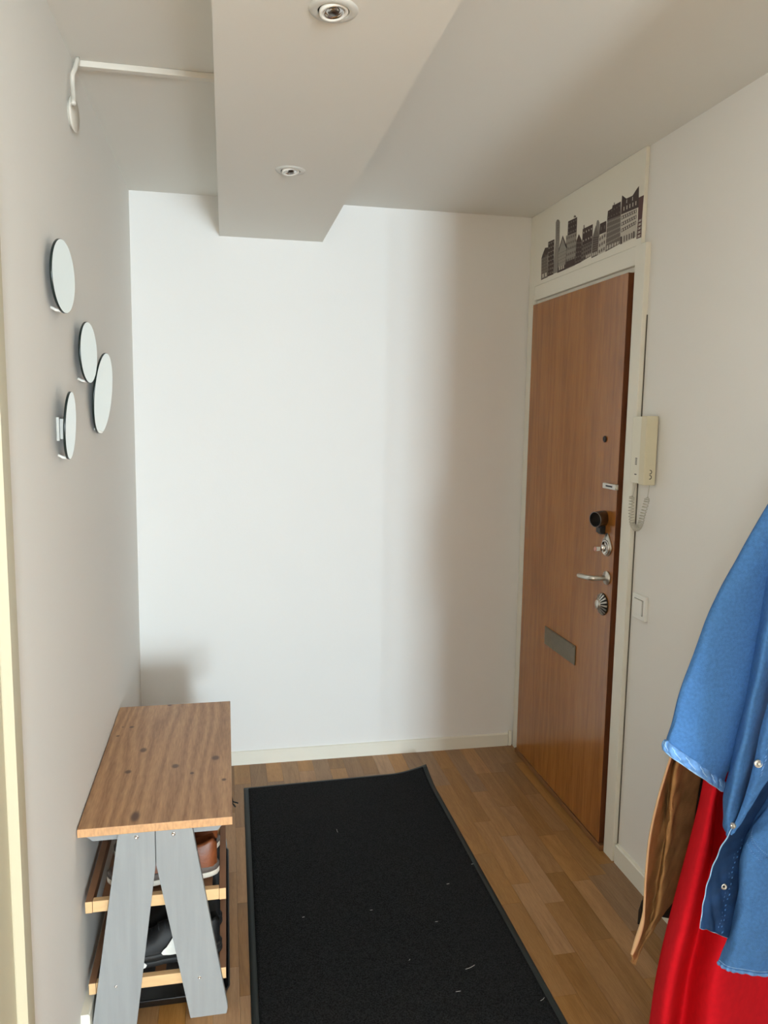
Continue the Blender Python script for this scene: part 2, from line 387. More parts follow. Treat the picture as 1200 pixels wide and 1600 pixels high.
# lever handle
h = Vector((leafX, 2.562, 1.029))
lev = hw('door_handle', lathe(bmesh.new(), [(0, 0), (.0245, 0), (.0255, .003), (.024, .007), (.012, .008), (.0105, .012), (0, .012)], h, AX, 36), M_STEEL, True, 'steel lever handle on a round rose')
bm = tube(bmesh.new(), [h+Vector((-x, y, -.11*max(0, y-.01))) for x, y in ((.006, 0), (.03, 0), (.050, .001), (.060, .006), (.064, .016), (.065, .03), (.064, .06), (.062, .085), (.060, .105))], [.0095, .0095, .0095, .0095, .0092, .009, .0088, .009, .0095], 14)
o = link('lever', bm, M_STEEL, leaf, True)
# lower knob with radial ribs
k = Vector((leafX, 2.586, .926))
bm = lathe(bmesh.new(), [(0, 0), (.041, 0), (.041, .003), (.038, .005), (.016, .017), (.0, .017)], k, AX, 40); hw('knob_rose', bm, M_KNOBD, True)
bm = bmesh.new()
for i in range(16):
    t = 2*PI*i/16; d = Vector((0, math.cos(t), math.sin(t))); s = Vector((0, -math.sin(t), math.cos(t)))
    q = [k+d*.014+s*.0017, k+d*.0395+s*.0034, k+d*.0395-s*.0034, k+d*.014-s*.0017]
    up_ = [q[0]+Vector((-.0205, 0, 0)), q[1]+Vector((-.0065, 0, 0)), q[2]+Vector((-.0065, 0, 0)), q[3]+Vector((-.0205, 0, 0))]
    V = [bm.verts.new(v) for v in q+up_]
    for idx in ((4, 5, 6, 7), (0, 1, 5, 4), (1, 2, 6, 5), (2, 3, 7, 6), (3, 0, 4, 7)): bm.faces.new([V[z] for z in idx])
hw('knob_ribs', bm, M_STEEL)
hw('knob_cap', lathe(bmesh.new(), [(.016, .010), (.0175, .021), (.016, .0245), (0, .025)], k, AX, 32), M_STEEL, True)
# mail plate
A_, B_ = onX(853, 977, leafX), onX(899, 1037, leafX)
bm = bmesh.new(); box(bm, (leafX-.005, B_.y, .628), (leafX, A_.y, .706), .0015); box(bm, (leafX-.0075, B_.y+.012, .697), (leafX-.003, A_.y-.012, .704), .001)
hw('mail_plate', bm, M_PLATE, False, 'dull grey metal mail slot plate')

# panel above the door and its thin shadow gap; the skyline decal sits on it
PX = XR-.014
structure(link('trim_2', bx((PX, 2.482, 2.186), (XR, D, 2.499), .002), M_TRIM), 'white board filling the wall above the entrance door')
# shadow gap beside the casing, put in as a slim dark-coloured strip
structure(link('trim_3', bx((XR-.003, 2.4385, .07), (XR, 2.4415, 1.95)), mat('joint_shadow_gap', (96, 90, 78), .9)), 'dark joint beside the door casing')

# left doorway near the camera: cream casing and closed cream door
bm = bmesh.new()
prof = [(0, 1.474), (.010, 1.474), (.014, 1.470), (.014, 1.440), (.020, 1.434), (.020, 1.412), (.024, 1.406), (.024, 1.385), (.010, 1.378), (0, 1.378)]
prism(bm, [Vector((XL+a, b-.028, 0)) for a, b in prof], (0, 0, 2.0545)); structure(link('trim_4', bm, M_CREAM), 'cream moulded door casing on the left wall')
structure(link('trim_5', bx((XL, .46, 2.055), (XL+.014, 1.4455, 2.130), .003), M_CREAM), 'cream door casing head on the left wall')
structure(link('trim_6', bx((XL, .46, 0), (XL+.020, .555, 2.0545), .003), M_CREAM), 'cream door casing near the camera on the left wall')
d2 = structure(link('door_2', bx((XL, .55, .01), (XL+.008, 1.350, 2.054), .002), M_CREAM), 'cream painted door in the left wall')

# ================================================================ CEILING FIXTURES
for (x, y, lb) in ((.202, 1.520, 'round white recessed downlight nearest the camera on the ceiling beam'), (.203, 2.497, 'round white recessed downlight on the beam nearer the back wall')):
    t = thing('ceiling_downlight', lb, 'downlight', (x, y, 2.34), 'downlights in the beam')
    z = 2.34; Dn = (0, 0, -1); o3 = Vector((x, y, z))
    link('trim_ring', lathe(bmesh.new(), [(.029, .0), (.029, .003), (.032, .0045), (.044, .003), (.046, 0)], o3, Dn, 48), M_RING, t, True)
    link('recess', lathe(bmesh.new(), [(.0288, .001), (.0275, .0005), (0, .0004)], o3, Dn, 40), M_GAP, t)
    tilt = (.12, -.1, -1)
    link('gimbal_ring', lathe(bmesh.new(), [(.0265, .000), (.0270, .006), (.024, .008), (.021, .006), (.0195, .001)], o3, tilt, 40), M_WPLAST, t, True)
    lm = link('lamp', lathe(bmesh.new(), [(.0195, .001), (.0198, .005), (.018, .0065), (.0165, .0045), (.010, .0015), (.0085, .006), (.006, .0075), (0, .008)], o3, tilt, 40), M_CHROME, t, True); lm['label'] = 'clear unlit reflector lamp'
    link('lens', lathe(bmesh.new(), [(.0098, .0062), (.008, .0082), (0, .009)], o3, tilt, 24), M_DSTEEL, t, True)

# cable duct on the ceiling, cable and round cover on the left wall
t = thing('cable_duct', 'slim white cable duct across the ceiling with a cable dropping to a round cover', 'cable duct', (XL+.18, 2.262, H))
link('duct', bx((XL+.008, 2.25, 2.484), (-.0162, 2.272, 2.4995), .002), M_DUCT, t)
pts = [onX(122, 104, XL+.022), onX(117, 108, XL+.018), onX(113.5, 117, XL+.014), onX(113.5, 132, XL+.014), onX(115, 150, XL+.02), onX(115, 162, XL+.024)]
pts[0].z = 2.486
P_ = [cr(pts, (len(pts)-1)*i/24) for i in range(25)]
link('cable', tube(bmesh.new(), P_, .0058, 10), M_DUCT, t, True)
cv = Vector((XL, 2.20, 2.348))
o = link('round_cover', lathe(bmesh.new(), [(.030, 0), (.030, .006), (.0415, .008), (.042, .011), (.040, .0135), (0, .014)], cv, (1, -.09, 0), 48), M_DUCT, t, True)

# ================================================================ WALL MIRRORS
def mirror(px, py, r, yaw, tilt, label, show=False):
    c = onX(px, py, XL+.026)
    base = Vector((XL, c.y, c.z))
    t = thing('wall_mirror', label, 'mirror', base, 'round mirrors on the left wall')
    n = (Euler((0, 0, -math.radians(yaw))).to_matrix() @ (Euler((0, math.radians(tilt), 0)).to_matrix() @ Vector((1, 0, 0))))
    link('mirror_glass', lathe(bmesh.new(), [(0, .0021), (r-.001, .0021)], c, n, 72), M_MIRR, t)
    link('glass_edge', lathe(bmesh.new(), [(r-.001, .0021), (r, .0010), (r, -.0030), (0, -.0030)], c, n, 72), M_MEDGE, t, True)
    b = bmesh.new(); yo = -.006 if show else .03
    box(b, (XL, c.y+yo-.014, c.z-.45*r), (XL+.006, c.y+yo+.014, c.z+.25*r), .001)
    box(b, (XL+.006, c.y+yo-.006, c.z-.4*r), (c.x-.006, c.y+yo+.006, c.z+.2*r), .001)
    o = link('mounting_plate', b, M_RING, t)
    b = bmesh.new(); tube(b, [(XL, c.y-.012, c.z-r*.86), (XL+.010, c.y-.012, c.z-r*.93), (c.x-.004, c.y-.010, c.z-r*.96)], .0035, 8)
    link('clip', b, M_WPLAST, t, True)
    return t
mirror(98.5, 432, .080, 6.5, 0, 'round frameless wall mirror, highest of the four on the left wall')
mirror(138, 551, .079, 6, 0, 'small round wall mirror just above and beside the largest round mirror')
mirror(161, 615, .118, 3.5, 6, 'largest round wall mirror, closest to the back corner')
mirror(109.5, 665, .078, -2, 3, 'lowest round wall mirror, seen almost edge-on with its white mount showing', True)

# ================================================================ SKYLINE DECAL
dec = thing('wall_decal', 'dark printed city skyline of gabled houses above the entrance door', 'wall decal', (PX, 2.95, 2.3))
def DP(u, v, k=0): return onX(840+u/6.667, 280+v/6.667, PX-.0005-.00012*k)
def quads(bm, Q, mi, k): bm.faces.new([bm.verts.new(DP(u, v, k)) for u, v in Q]).material_index = mi
def bil(Q, s, t):
    (a, b), (c_, d), (e_, f), (g, h_) = Q[0], Q[1], Q[2], Q[3]
    tx, ty = a+(c_-a)*s, b+(d-b)*s; bx_, by = g+(e_-g)*s, h_+(f-h_)*s
    return tx+(bx_-tx)*t, ty+(by-ty)*t
def building(polys, wins):
    bm = bmesh.new()
    for q_, (Q, mi) in enumerate(polys): quads(bm, Q, mi, q_)
    for w_, (Q, nx, ny, fx, fy, mi) in enumerate(wins):
        for i in range(nx):
            for j in range(ny):
                s0 = (i+.5-fx/2)/nx; s1 = (i+.5+fx/2)/nx; t0 = (j+.5-fy/2)/ny; t1 = (j+.5+fy/2)/ny
                quads(bm, [bil(Q, s0, t0), bil(Q, s1, t0), bil(Q, s1, t1), bil(Q, s0, t1)], mi, 5+w_)
    link('printed_house', bm, M_DEC, dec)
b1 = [(40, 825), (105, 795), (105, 1020), (36, 1052)]
building([([(40, 825), (50, 790), (78, 715), (112, 710), (105, 800)], 0), (b1, 1)], [(b1, 3, 7, .7, .12, 2), ([(42, 985), (100, 960), (100, 1015), (42, 1040)], 2, 1, .6, .7, 4)])
b2 = [(110, 655), (175, 625), (165, 990), (105, 1015)]
building([(b2, 0)], [(b2, 3, 8, .5, .3, 2), ([(108, 880), (160, 855), (158, 985), (106, 1008)], 3, 3, .6, .6, 1)])
building([([(190, 450), (200, 425), (212, 418), (226, 428), (232, 450), (228, 640), (206, 970), (160, 988), (186, 640)], 5)], [([(205, 470), (226, 462), (215, 700), (196, 710)], 1, 9, .8, .12, 1)])
b4 = [(214, 765), (300, 720), (290, 935), (206, 975)]
building([([(262, 585), (310, 715), (292, 940), (204, 978), (208, 770)], 0), ([(262, 612), (299, 722), (288, 890), (214, 920), (216, 772)], 2)], [(b4, 4, 6, .75, .14, 1), ([(218, 905), (280, 880), (278, 935), (218, 960)], 3, 1, .6, .7, 4)])
b5 = [(296, 590), (408, 548), (390, 898), (292, 940)]; r5 = [(318, 440), (412, 395), (406, 548), (312, 588)]
building([(b5, 2), (r5, 0), ([(375, 400), (378, 382), (390, 374), (400, 384), (400, 398)], 1)], [(r5, 4, 3, .5, .35, 1), (b5, 5, 6, .62, .42, 1), ([(294, 860), (390, 820), (388, 896), (292, 938)], 1, 1, 1, .9, 0)])
b6 = [(405, 640), (458, 640), (452, 862), (390, 892)]
building([([(430, 570), (462, 640), (455, 862), (388, 895), (404, 640)], 0)], [(b6, 3, 5, .5, .35, 1)])
b7 = [(460, 690), (570, 640), (558, 800), (452, 862)]; r7 = [(470, 520), (575, 468), (570, 642), (462, 692)]
building([(b7, 1), (r7, 0), ([(478, 520), (480, 478), (488, 476), (488, 516)], 0)], [(r7, 4, 2, .3, .22, 4), (b7, 5, 4, .6, .5, 0), ([(500, 790), (556, 765), (556, 800), (500, 828)], 3, 1, .7, .7, 4)])
building([([(612, 460), (620, 430), (634, 425), (644, 450), (646, 600), (600, 600)], 5)], [])
b8 = [(578, 600), (638, 590), (625, 790), (562, 822)]
building([([(608, 478), (640, 590), (626, 792), (560, 824), (574, 600)], 1)], [(b8, 1, 9, .9, .3, 0), ([(566, 770), (622, 748), (622, 786), (566, 812)], 3, 1, .7, .8, 4)])
b9 = [(640, 600), (714, 545), (702, 752), (630, 792)]; r9 = [(650, 465), (716, 433), (714, 548), (642, 580)]
building([(b9, 4), (r9, 0)], [(b9, 3, 3, .6, .5, 1), (r9, 2, 1, .3, .3, 1)])
b10 = [(725, 425), (866, 370), (860, 672), (705, 758)]; r10 = [(735, 330), (866, 235), (866, 372), (724, 428)]
building([(b10, 1), ([(732, 332), (775, 305), (782, 270), (800, 268), (866, 232), (866, 372), (724, 428)], 0), ([(795, 270), (795, 245), (803, 243), (803, 268)], 0)], [(r10, 5, 2, .3, .25, 1), (b10, 9, 6, .7, .3, 2), ([(715, 690), (850, 640), (848, 676), (712, 745)], 5, 1, .55, .8, 4)])
b11 = [(866, 368), (1042, 288), (1028, 600), (860, 682)]
building([(b11, 4), ([(880, 168), (925, 202), (990, 170), (1030, 105), (1056, 70), (1052, 292), (868, 370)], 0), ([(862, 600), (880, 595), (880, 672), (862, 680)], 0), ([(995, 545), (1010, 540), (1008, 612), (993, 618)], 0)],
         [([(885, 290), (1040, 215), (1038, 270), (883, 340)], 5, 1, .3, .8, 4), ([(900, 220), (1020, 165), (1018, 215), (898, 265)], 2, 1, .12, .8, 4), ([(872, 372), (1032, 300), (1026, 480), (870, 570)], 1, 3, 1, .55, 0), ([(872, 372), (1032, 300), (1026, 480), (870, 570)], 7, 3, .6, .38, 4), ([(890, 590), (1020, 540), (1020, 600), (888, 662)], 5, 1, .5, .9, 1)])
b12 = [(1046, 420), (1090, 400), (1080, 600), (1028, 622)]
building([([(1052, 192), (1107, 165), (1088, 400), (1080, 604), (1028, 624), (1044, 420)], 3)], [(b12, 1, 5, .75, .55, 4), (b12, 2, 5, .3, .35, 0)])

# ================================================================ INTERCOM AND SWITCH
t = thing('intercom_phone', 'ivory wall intercom handset with coiled cord beside the door casing', 'intercom', (XR, 2.375, 1.5))
bm = bmesh.new(); box(bm, (XR-.040, 2.362, 1.39), (XR, 2.428, 1.612), .004)
for i in range(5): box(bm, (XR-.0405, 2.385, 1.452+i*.005), (XR-.038, 2.396, 1.4545+i*.005), mi=1)
box(bm, (XR-.0405, 2.384, 1.418), (XR-.038, 2.397, 1.421), mi=1)
link('base_unit', bm, [M_IVORY, M_GAP], t)
hs = link('handset', bx((XR-.049, 2.322, 1.388), (XR-.006, 2.357, 1.614), .005, 3), mat('aged_ivory_plastic', (216, 208, 180), .4), t)
bm = bmesh.new()
for zz in (1.432, 1.415):
    tube(bm, [(XR-.027+.0055*math.cos(a_), 2.3215, zz+.0062*math.sin(a_)) for a_ in [(-1.9+.38*i) for i in range(11)]], .0011, 6)
link('mouthpiece_marks', bm, M_BLACK, hs if False else t)
link('hook_gap', bx((XR-.036, 2.357, 1.395), (XR-.004, 2.362, 1.608)), M_GAP, t)
# coiled cord: a helix along a hanging loop
ctl = [Vector((XR-.030, 2.400, 1.392)), Vector((XR-.030, 2.418, 1.345)), Vector((XR-.030, 2.424, 1.335)), Vector((XR-.030, 2.424, 1.290)), Vector((XR-.030, 2.410, 1.250)), Vector((XR-.028, 2.388, 1.236)), Vector((XR-.028, 2.365, 1.250)), Vector((XR-.028, 2.350, 1.290)), Vector((XR-.026, 2.335, 1.335)), Vector((XR-.024, 2.331, 1.360)), Vector((XR-.022, 2.330, 1.390))]
pts = []; turns = 30; n_ = 620
for i in range(n_+1):
    s = i/n_; c = cr(ctl, s*(len(ctl)-1)); c2 = cr(ctl, min(s+.004, 1)*(len(ctl)-1)); c1 = cr(ctl, max(s-.004, 0)*(len(ctl)-1))
    d = (c2-c1).normalized(); x = Vector((1, 0, 0)); y = d.cross(x).normalized()
    ss = (s-.17)/.66; rad = .0085*max(0, min(1, (s-.15)/.03))*max(0, min(1, (.86-s)/.04)); ph = 2*PI*turns*ss
    pts.append(c+x*math.cos(ph)*rad+y*math.sin(ph)*rad)
link('coiled_cord', tube(bmesh.new(), pts, .0013, 5), mat('grey_cord', (196, 192, 178), .5), t, True)

t = thing('light_switch', 'square white rocker light switch on the right wall below the intercom', 'light switch', (XR, 2.372, .969))
link('switch_plate', bx((XR-.012, 2.330, .925), (XR, 2.414, 1.010), .003), M_WPLAST, t)
link('switch_gap', bx((XR-.0125, 2.344, .941), (XR-.010, 2.400, .995)), M_GAP, t)
link('rocker', bx((XR-.0165, 2.3455, .9425), (XR-.010, 2.3985, .9935), .0015), M_WPLAST, t)

# ================================================================ DOORMAT
t = thing('doormat', 'large black floor mat with rubber edge lying on the parquet', 'doormat', (.47, 2.4, 0))
def mat_z(u, v):
    # far right corner curls up a little
    d = math.hypot((1-u)*.82, (1-v)*1.6); return .03*max(0, 1-d/.16)**1.6
c00, c10, c01, c11 = Vector((.050, 1.55, 0)), Vector((.880, 1.50, 0)), Vector((.063, 3.231, 0)), Vector((.880, 3.262, 0))
def mp_(u, v): return (c00*(1-u)+c10*u)*(1-v)+(c01*(1-u)+c11*u)*v
def matgrid(u0, u1, v0, v1, z, nu, nv, sk):
    bm = bmesh.new(); T = []
    for j in range(nv+1):
        row = []
        for i in range(nu+1):
            u = u0+(u1-u0)*i/nu; v = v0+(v1-v0)*j/nv; p = mp_(u, v); row.append(bm.verts.new((p.x, p.y, z+mat_z(u, v))))
        T.append(row)
    for j in range(nv):
        for i in range(nu): bm.faces.new((T[j][i], T[j][i+1], T[j+1][i+1], T[j+1][i]))
    g = bmesh.ops.extrude_face_region(bm, geom=bm.faces[:]); nv_ = [v for v in g['geom'] if isinstance(v, bmesh.types.BMVert)]
    bmesh.ops.translate(bm, vec=(0, 0, sk), verts=nv_); bmesh.ops.recalc_face_normals(bm, faces=bm.faces[:]); return bm
link('rubber_backing', matgrid(0, 1, 0, 1, .0005, 60, 90, .0018), M_RUB, t, True)
link('pile', matgrid(.025, .975, .0, .990, .0025, 60, 90, .004), M_MAT, t, True)
M_LINT = mat('lint', (170, 168, 160), .9)
for (px, py, l_, an) in ((735, 1512, .018, .5), (716, 1549, .007, 0), (848, 1562, .010, .7), (700, 1381, .005, .2), (527, 1299, .016, 1.6), (682, 1440, .004, 0), (580, 1422, .004, 0), (738, 1350, .004, .3), (474, 1433, .004, .3), (640, 1500, .004, 1)):
    p = onZ(px, py, .0078)
    b = tube(bmesh.new(), [p+Vector((math.cos(an)*l_*s, math.sin(an)*l_*s*(1 if s > 0 else .4), 0)) for s in (-1, -.4, .2, 1)], .0007, 5)
    lo_ = link('lint_speck', b, M_LINT, t, True)

# ================================================================ BENCH WITH SHOE SHELVES
TZ = .562
bench = thing('shoe_bench', 'pine-topped bench with grey trestle legs and two shoe shelves by the left wall', 'bench', (-.185, 2.38, 0))
knots = []
for (px, py, kr, el) in ((206, 1136, .004, 1.1), (192, 1136, .002, 1.1), (184, 1150, .003, 1.1), (224, 1172, .0055, 1.6), (200, 1206, .005, 1.2), (274, 1197, .0055, 1.4), (337, 1184, .006, 1.4), (211, 1276, .006, 2.4), (265, 1102, .004, 1.0), (350, 1218, .0035, 1.2), (300, 1208, .003, 1.3)):
    p = onZ(px, py, TZ); knots.append((p.x+.185, p.y-2.38, kr*1.75, el))
M_PINE = wood('oiled_pine', (146, 102, 66), (196, 152, 108), 'Y', .38, ring=5.5, fine=1.2, knots=knots, spec=.45, distort=1.6, wave=True)
M_PINEE = mat('pine_end_grain', (206, 158, 112), .5, noise=.14, nscale=60, stretch=(3, 1, 1))
bm = bmesh.new(); box(bm, (-.374, 1.9515, TZ-.022), (.0085, 2.785, TZ), .0012)
for f in bm.faces:
    if f.normal.y < -.9: f.material_index = 1
top = link('bench_top', bm, [M_PINE, M_PINEE], bench); recenter(top, (-.185, 2.38, 0)); top.matrix_parent_inverse = Matrix(); top.location = (0, 0, 0)
def vp(x, z, y): return Vector((x, y, z))
for (y0, far) in ((1.955, 0), (2.755, 1)):
    z1 = TZ-.0222
    Lp = [(-.277, z1), (-.187, z1), (-.187, .445), (-.244, 0), (-.356, 0)]
    Rp = [(-.185, z1), (-.094, z1), (-.0085, .018), (-.012, 0), (-.106, 0), (-.185, .445)]
    for poly in (Lp, Rp):
        b = bmesh.new(); prism(b, [vp(x, z, y0) for x, z in poly], (0, .021, 0), bev=.001); link('leg', b, M_GREY, bench)
    b = bmesh.new(); yb = y0+.0215 if not far else y0-.0215
    prism(b, [vp(x, z, yb) for x, z in ((-.358, z1), (-.012, z1), (-.012, z1-.004), (-.030, z1-.026), (-.342, z1-.026), (-.358, z1-.012))], (0, .021, 0), bev=.001); link('top_batten', b, M_GREY, bench)
for i, (x, z, r) in enumerate(((-.232, .527, .0056), (-.141, .527, .0056), (-.293, .12, .0036), (-.081, .116, .0042))):
    b = lathe(bmesh.new(), [(0, .0004), (r*.35, .0003), (r*.5, .0018), (r, .001), (r, 0)], (x, 1.955, z), (0, -1, 0), 16); link('screw', b, M_CHROME, bench, True)
for (zt, h_) in ((.348, .032), (.118, .032)):
    xa, xb = (-.366, -.010) if zt > .2 else (-.364, -.012)
    for (a, b_) in ((xa, xa+.0175), (xb-.0175, xb)):
        b = bx((a, 1.9785, zt-h_), (b_, 2.732, zt), .0015)
        for f in b.faces:
            if abs(f.normal.y) > .9: f.material_index = 1
        link('side_rail', b, [M_RAIL, M_BIRCH], bench)
    for (ya, yb) in ((1.980, 1.998), (2.713, 2.731)):
        b = bx((xa+.018, ya, zt-h_+.0005), (xb-.018, yb, zt-.001), .0012)
        link('end_rail', b, M_BIRCH, bench)
    for i in range(5):
        x = xa+.018+(.32)*(i+.5)/5
        link('shelf_slat', bx((x-.014, 1.9985, zt-.022), (x+.014, 2.7125, zt-.012), .001), M_RAIL, bench)

# boot tray on the floor under the bench
t = thing('boot_tray', 'black plastic boot tray on the floor under the bench', 'tray', (-.19, 2.37, 0))
def rrect(x0, x1, y0, y1, r, z, n=6):
    out = []
    for (cx, cy, a0) in ((x1-r, y1-r, 0), (x0+r, y1-r, PI/2), (x0+r, y0+r, PI), (x1-r, y0+r, 1.5*PI)):
        for i in range(n+1): a = a0+PI/2*i/n; out.append((cx+math.cos(a)*r, cy+math.sin(a)*r, z))
    return out
bm = bmesh.new(); loops = [rrect(-.345, -.012, 2.015, 2.73, .02, .001), rrect(-.350, -.0045, 2.008, 2.737, .025, .022), rrect(-.3505, -.002, 2.006, 2.739, .026, .026), rrect(-.346, -.008, 2.012, 2.733, .022, .025), rrect(-.340, -.015, 2.020, 2.725, .018, .006), ]
R_ = [[bm.verts.new(p) for p in l] for l in loops]
for a, b in zip(R_, R_[1:]):
    for i in range(len(a)): bm.faces.new((a[i], a[(i+1) % len(a)], b[(i+1) % len(a)], b[i]))
bm.faces.new(R_[0][::-1]); bm.faces.new(R_[-1]); link('tray_body', bm, mat('tray_plastic', (22, 22, 23), .3, noise=.3, nscale=60), t, True)
# trestle feet stand outside the tray rim; dust specks lie in it
M_DUST = mat('dried_dirt', (110, 96, 84), .9)
b = bmesh.new(); r_ = random.Random(9)
for i in range(26):
    p = Vector((r_.uniform(-.22, -.05), r_.uniform(2.04, 2.30), .0065)); bmesh.ops.create_icosphere(b, subdivisions=1, radius=r_.uniform(.0007, .0018), matrix=Matrix.Translation(p))
link('dirt_specks', b, M_DUST, t)['kind'] = 'stuff'

# ---------------------------------------------------------------- shoes
def shoe(origin, label, kind, group, heading=PI, scale=1.0, hs=1.3, logo=None):
    """A shoe whose heel is at the origin end and whose toe points along 'heading' (radians, 0 = +X)."""
    t = thing('shoe', label, 'shoe', origin, group)
    ca, sa = math.cos(heading), math.sin(heading); L = .29*scale; O = Vector(origin)
    def T(x, y, z): return O+Vector((x*ca-y*sa, x*sa+y*ca, z))
    # outline half-widths along the foot, x = 0 heel .. 1 toe
    st = [(0, .0), (.015, .018), (.06, .028), (.15, .033), (.3, .033), (.45, .034), (.6, .042), (.72, .047), (.85, .043), (.94, .030), (.985, .014), (1.0, 0)]
    def hwid(s):
        for (a, wa), (b, wb) in zip(st, st[1:]):
            if a <= s <= b: f = (s-a)/(b-a); f = f*f*(3-2*f) if a > .1 and b < .9 else f; return wa+(wb-wa)*f
        return 0
    def ring(z, g=0.0, n=44, x0=0, x1=1.0, wf=1.0, lift=0):
        out = []
        for i in range(n):
            a = 2*PI*i/n; s = .5-.5*math.cos(a); s = x0+(x1-x0)*s
            ww = hwid(min(max((s), 0), 1))*wf+g; ww = max(ww*(abs(math.sin(a))**.25 if abs(math.sin(a)) > 0 else 0), 0)
            zz = z+lift*max(0, s-.72)**2*.6/.08
            out.append(T(s*L+(g if s > .5 else -g)*abs(math.cos(a)), ww*(1 if a < PI else -1), zz))
        return out
    def loft(loops, cap0=True, cap1=True, mi=None):
        bm = bmesh.new(); RR = [[bm.verts.new(p) for p in l] for l in loops]
        for q, (a, b) in enumerate(zip(RR, RR[1:])):
            for i in range(len(a)): bm.faces.new((a[i], a[(i+1) % len(a)], b[(i+1) % len(a)], b[i]))
        if cap0: bm.faces.new(RR[0][::-1])
        if cap1: bm.faces.new(RR[-1])
        bmesh.ops.recalc_face_normals(bm, faces=bm.faces[:]); return bm
    if kind == 'brown': mats = (M_BROWNL, M_SOLEG, M_SOLEW)
    else: mats = (M_SHOEB, M_SHOED, M_SHOED)
    link('outsole', loft([ring(.0), ring(.003, .003), ring(.014, .003), ring(.016, .002)]), mats[2], t, True)
    link('midsole', loft([ring(.0162, .002), ring(.030, .0025), ring(.034, .0)]), mats[1], t, True)
    # upper: cross sections along the foot, from heel to toe
    ns = 26; nr = 18; bm = bmesh.new(); RR = []
    top = [(0, .082), (.05, .09), (.15, .082), (.28, .074), (.38, .084), (.5, .086), (.62, .068), (.75, .052), (.88, .046), (.96, .036), (1.0, .024)]
    def hz(s):
        for (a, wa), (b, wb) in zip(top, top[1:]):
            if a <= s <= b: f = (s-a)/(b-a); f = f*f*(3-2*f); return wa+(wb-wa)*f
        return .02
    for i in range(ns+1):
        s = .012+.975*i/ns; h_ = .03+(hz(s)-.03)*hs; ww = max(hwid(s)-.0015, .004); row = []
        opening = .02 < s < .40
        for j in range(nr+1):
            a = PI*j/nr; cx = math.cos(a); sz = math.sin(a)
            if opening and abs(cx) < .62:
                # fold down into the shoe
                yy = cx*ww*.80; zz = .032+(h_-.032)*(.35 if abs(cx) < .5 else .8)
            else:
                yy = cx*ww*(1-.18*(sz**2) if not opening else (1-.12*sz)); zz = .030+(h_-.030)*(sz**.75 if not opening else min(1, (sz/.79)**.8))
            row.append(T(s*L, yy, zz))
        RR.append([bm.verts.new(p) for p in row])
    for a, b in zip(RR, RR[1:]):
        for j in range(nr):
            f = bm.faces.new((a[j], a[j+1], b[j+1], b[j]))
            if RR.index(a) < ns*.4 and nr*.3 < j < nr*.66: f.material_index = 1
    for r in (RR[0], RR[-1]): bm.faces.new(r)
    bmesh.ops.recalc_face_normals(bm, faces=bm.faces[:])
    up_part = link('upper', bm, [mats[0], M_SHOEI], t, True)
    bm = bmesh.new()
    for q in range(4):
        s = .43+.055*q; zc = .03+(hz(s)-.03)*hs
        tube(bm, [T(s*L, -.018, zc*.9), T((s+.012)*L, 0, zc*1.03), T(s*L, .018, zc*.9)], .0018, 6)
    link('laces', bm, M_SHOEB if kind != 'brown' else mat('brown_laces', (40, 26, 20), .8), up_part, True)
    if kind == 'logo':
        # white bell-shaped side panel: bulb at s0, rising towards s1
        fs = [(0, .002), (-.06, .008), (.02, .015), (.16, .021), (.30, .034), (.42, .046), (.75, .052), (1, .050), (1, .0), (.3, -.002)]
        for (s0, s1, z0_, sd) in logo:
            bm = bmesh.new(); pts2 = []
            for f_, z_ in fs:
                x = s0+(s1-s0)*f_; zz = z0_+z_; pts2.append(T(x*L, sd*(hwid(x)*(1.02-.9*max(0, zz-.045))+.0048), zz))
            c_ = sum(pts2, Vector())/len(pts2); vs = [bm.verts.new(p) for p in pts2]; cv_ = bm.verts.new(c_+Vector((-sa, ca, 0))*sd*.002)
            for i in range(len(vs)): bm.faces.new((vs[i], vs[(i+1) % len(vs)], cv_))
            o_ = link('side_panel', bm, M_WPLAST, up_part); o_['label'] = 'white bell-shaped side panel'
            md = o_.modifiers.new('thickness', 'SOLIDIFY'); md.thickness = .0015; md.offset = 0
    return t
SG = 'shoes on the bench shelves'
shoe((-.030, 2.060, .3485), 'brown leather sneaker with grey and white sole, front of the upper shelf', 'brown', SG)
shoe((-.030, 2.190, .3485), 'brown leather sneaker behind its mate on the upper shelf', 'brown', SG)
shoe((-.025, 2.056, .1185), 'black sneaker with white side panels, front of the lower shelf', 'logo', SG, scale=1.05, logo=((.652, .84, .004, 1), (.652, .84, .004, -1), (.505, .30, .030, 1), (.505, .30, .030, -1)))
shoe((-.025, 2.172, .1185), 'plain black shoe, second from the front on the lower shelf', 'black', SG, scale=1.05)
shoe((-.020, 2.295, .1185), 'plain black shoe, third from the front on the lower shelf', 'black', SG, scale=1.05)
shoe((-.020, 2.415, .1185), 'plain black shoe, fourth from the front on the lower shelf', 'black', SG, scale=1.05)
# dark laced shoe further back on the upper shelf, its lace ends hanging over the rail
ls = shoe((-.030, 2.330, .3485), 'dark brown shoe further back on the upper shelf with lace ends hanging out', 'black', SG)
b = bmesh.new(); P0 = Vector((-.032, 2.335, .43))
tube(b, [P0, (.0, 2.33, .445), (.008, 2.33, .425), (.010, 2.328, .405), (.020, 2.326, .392)], .0024, 6); tube(b, [(.008, 2.33, .425), (.012, 2.326, .41), (.028, 2.324, .405)], .0024, 6)
link('lace_end', b, M_SHOEI, ls, True)

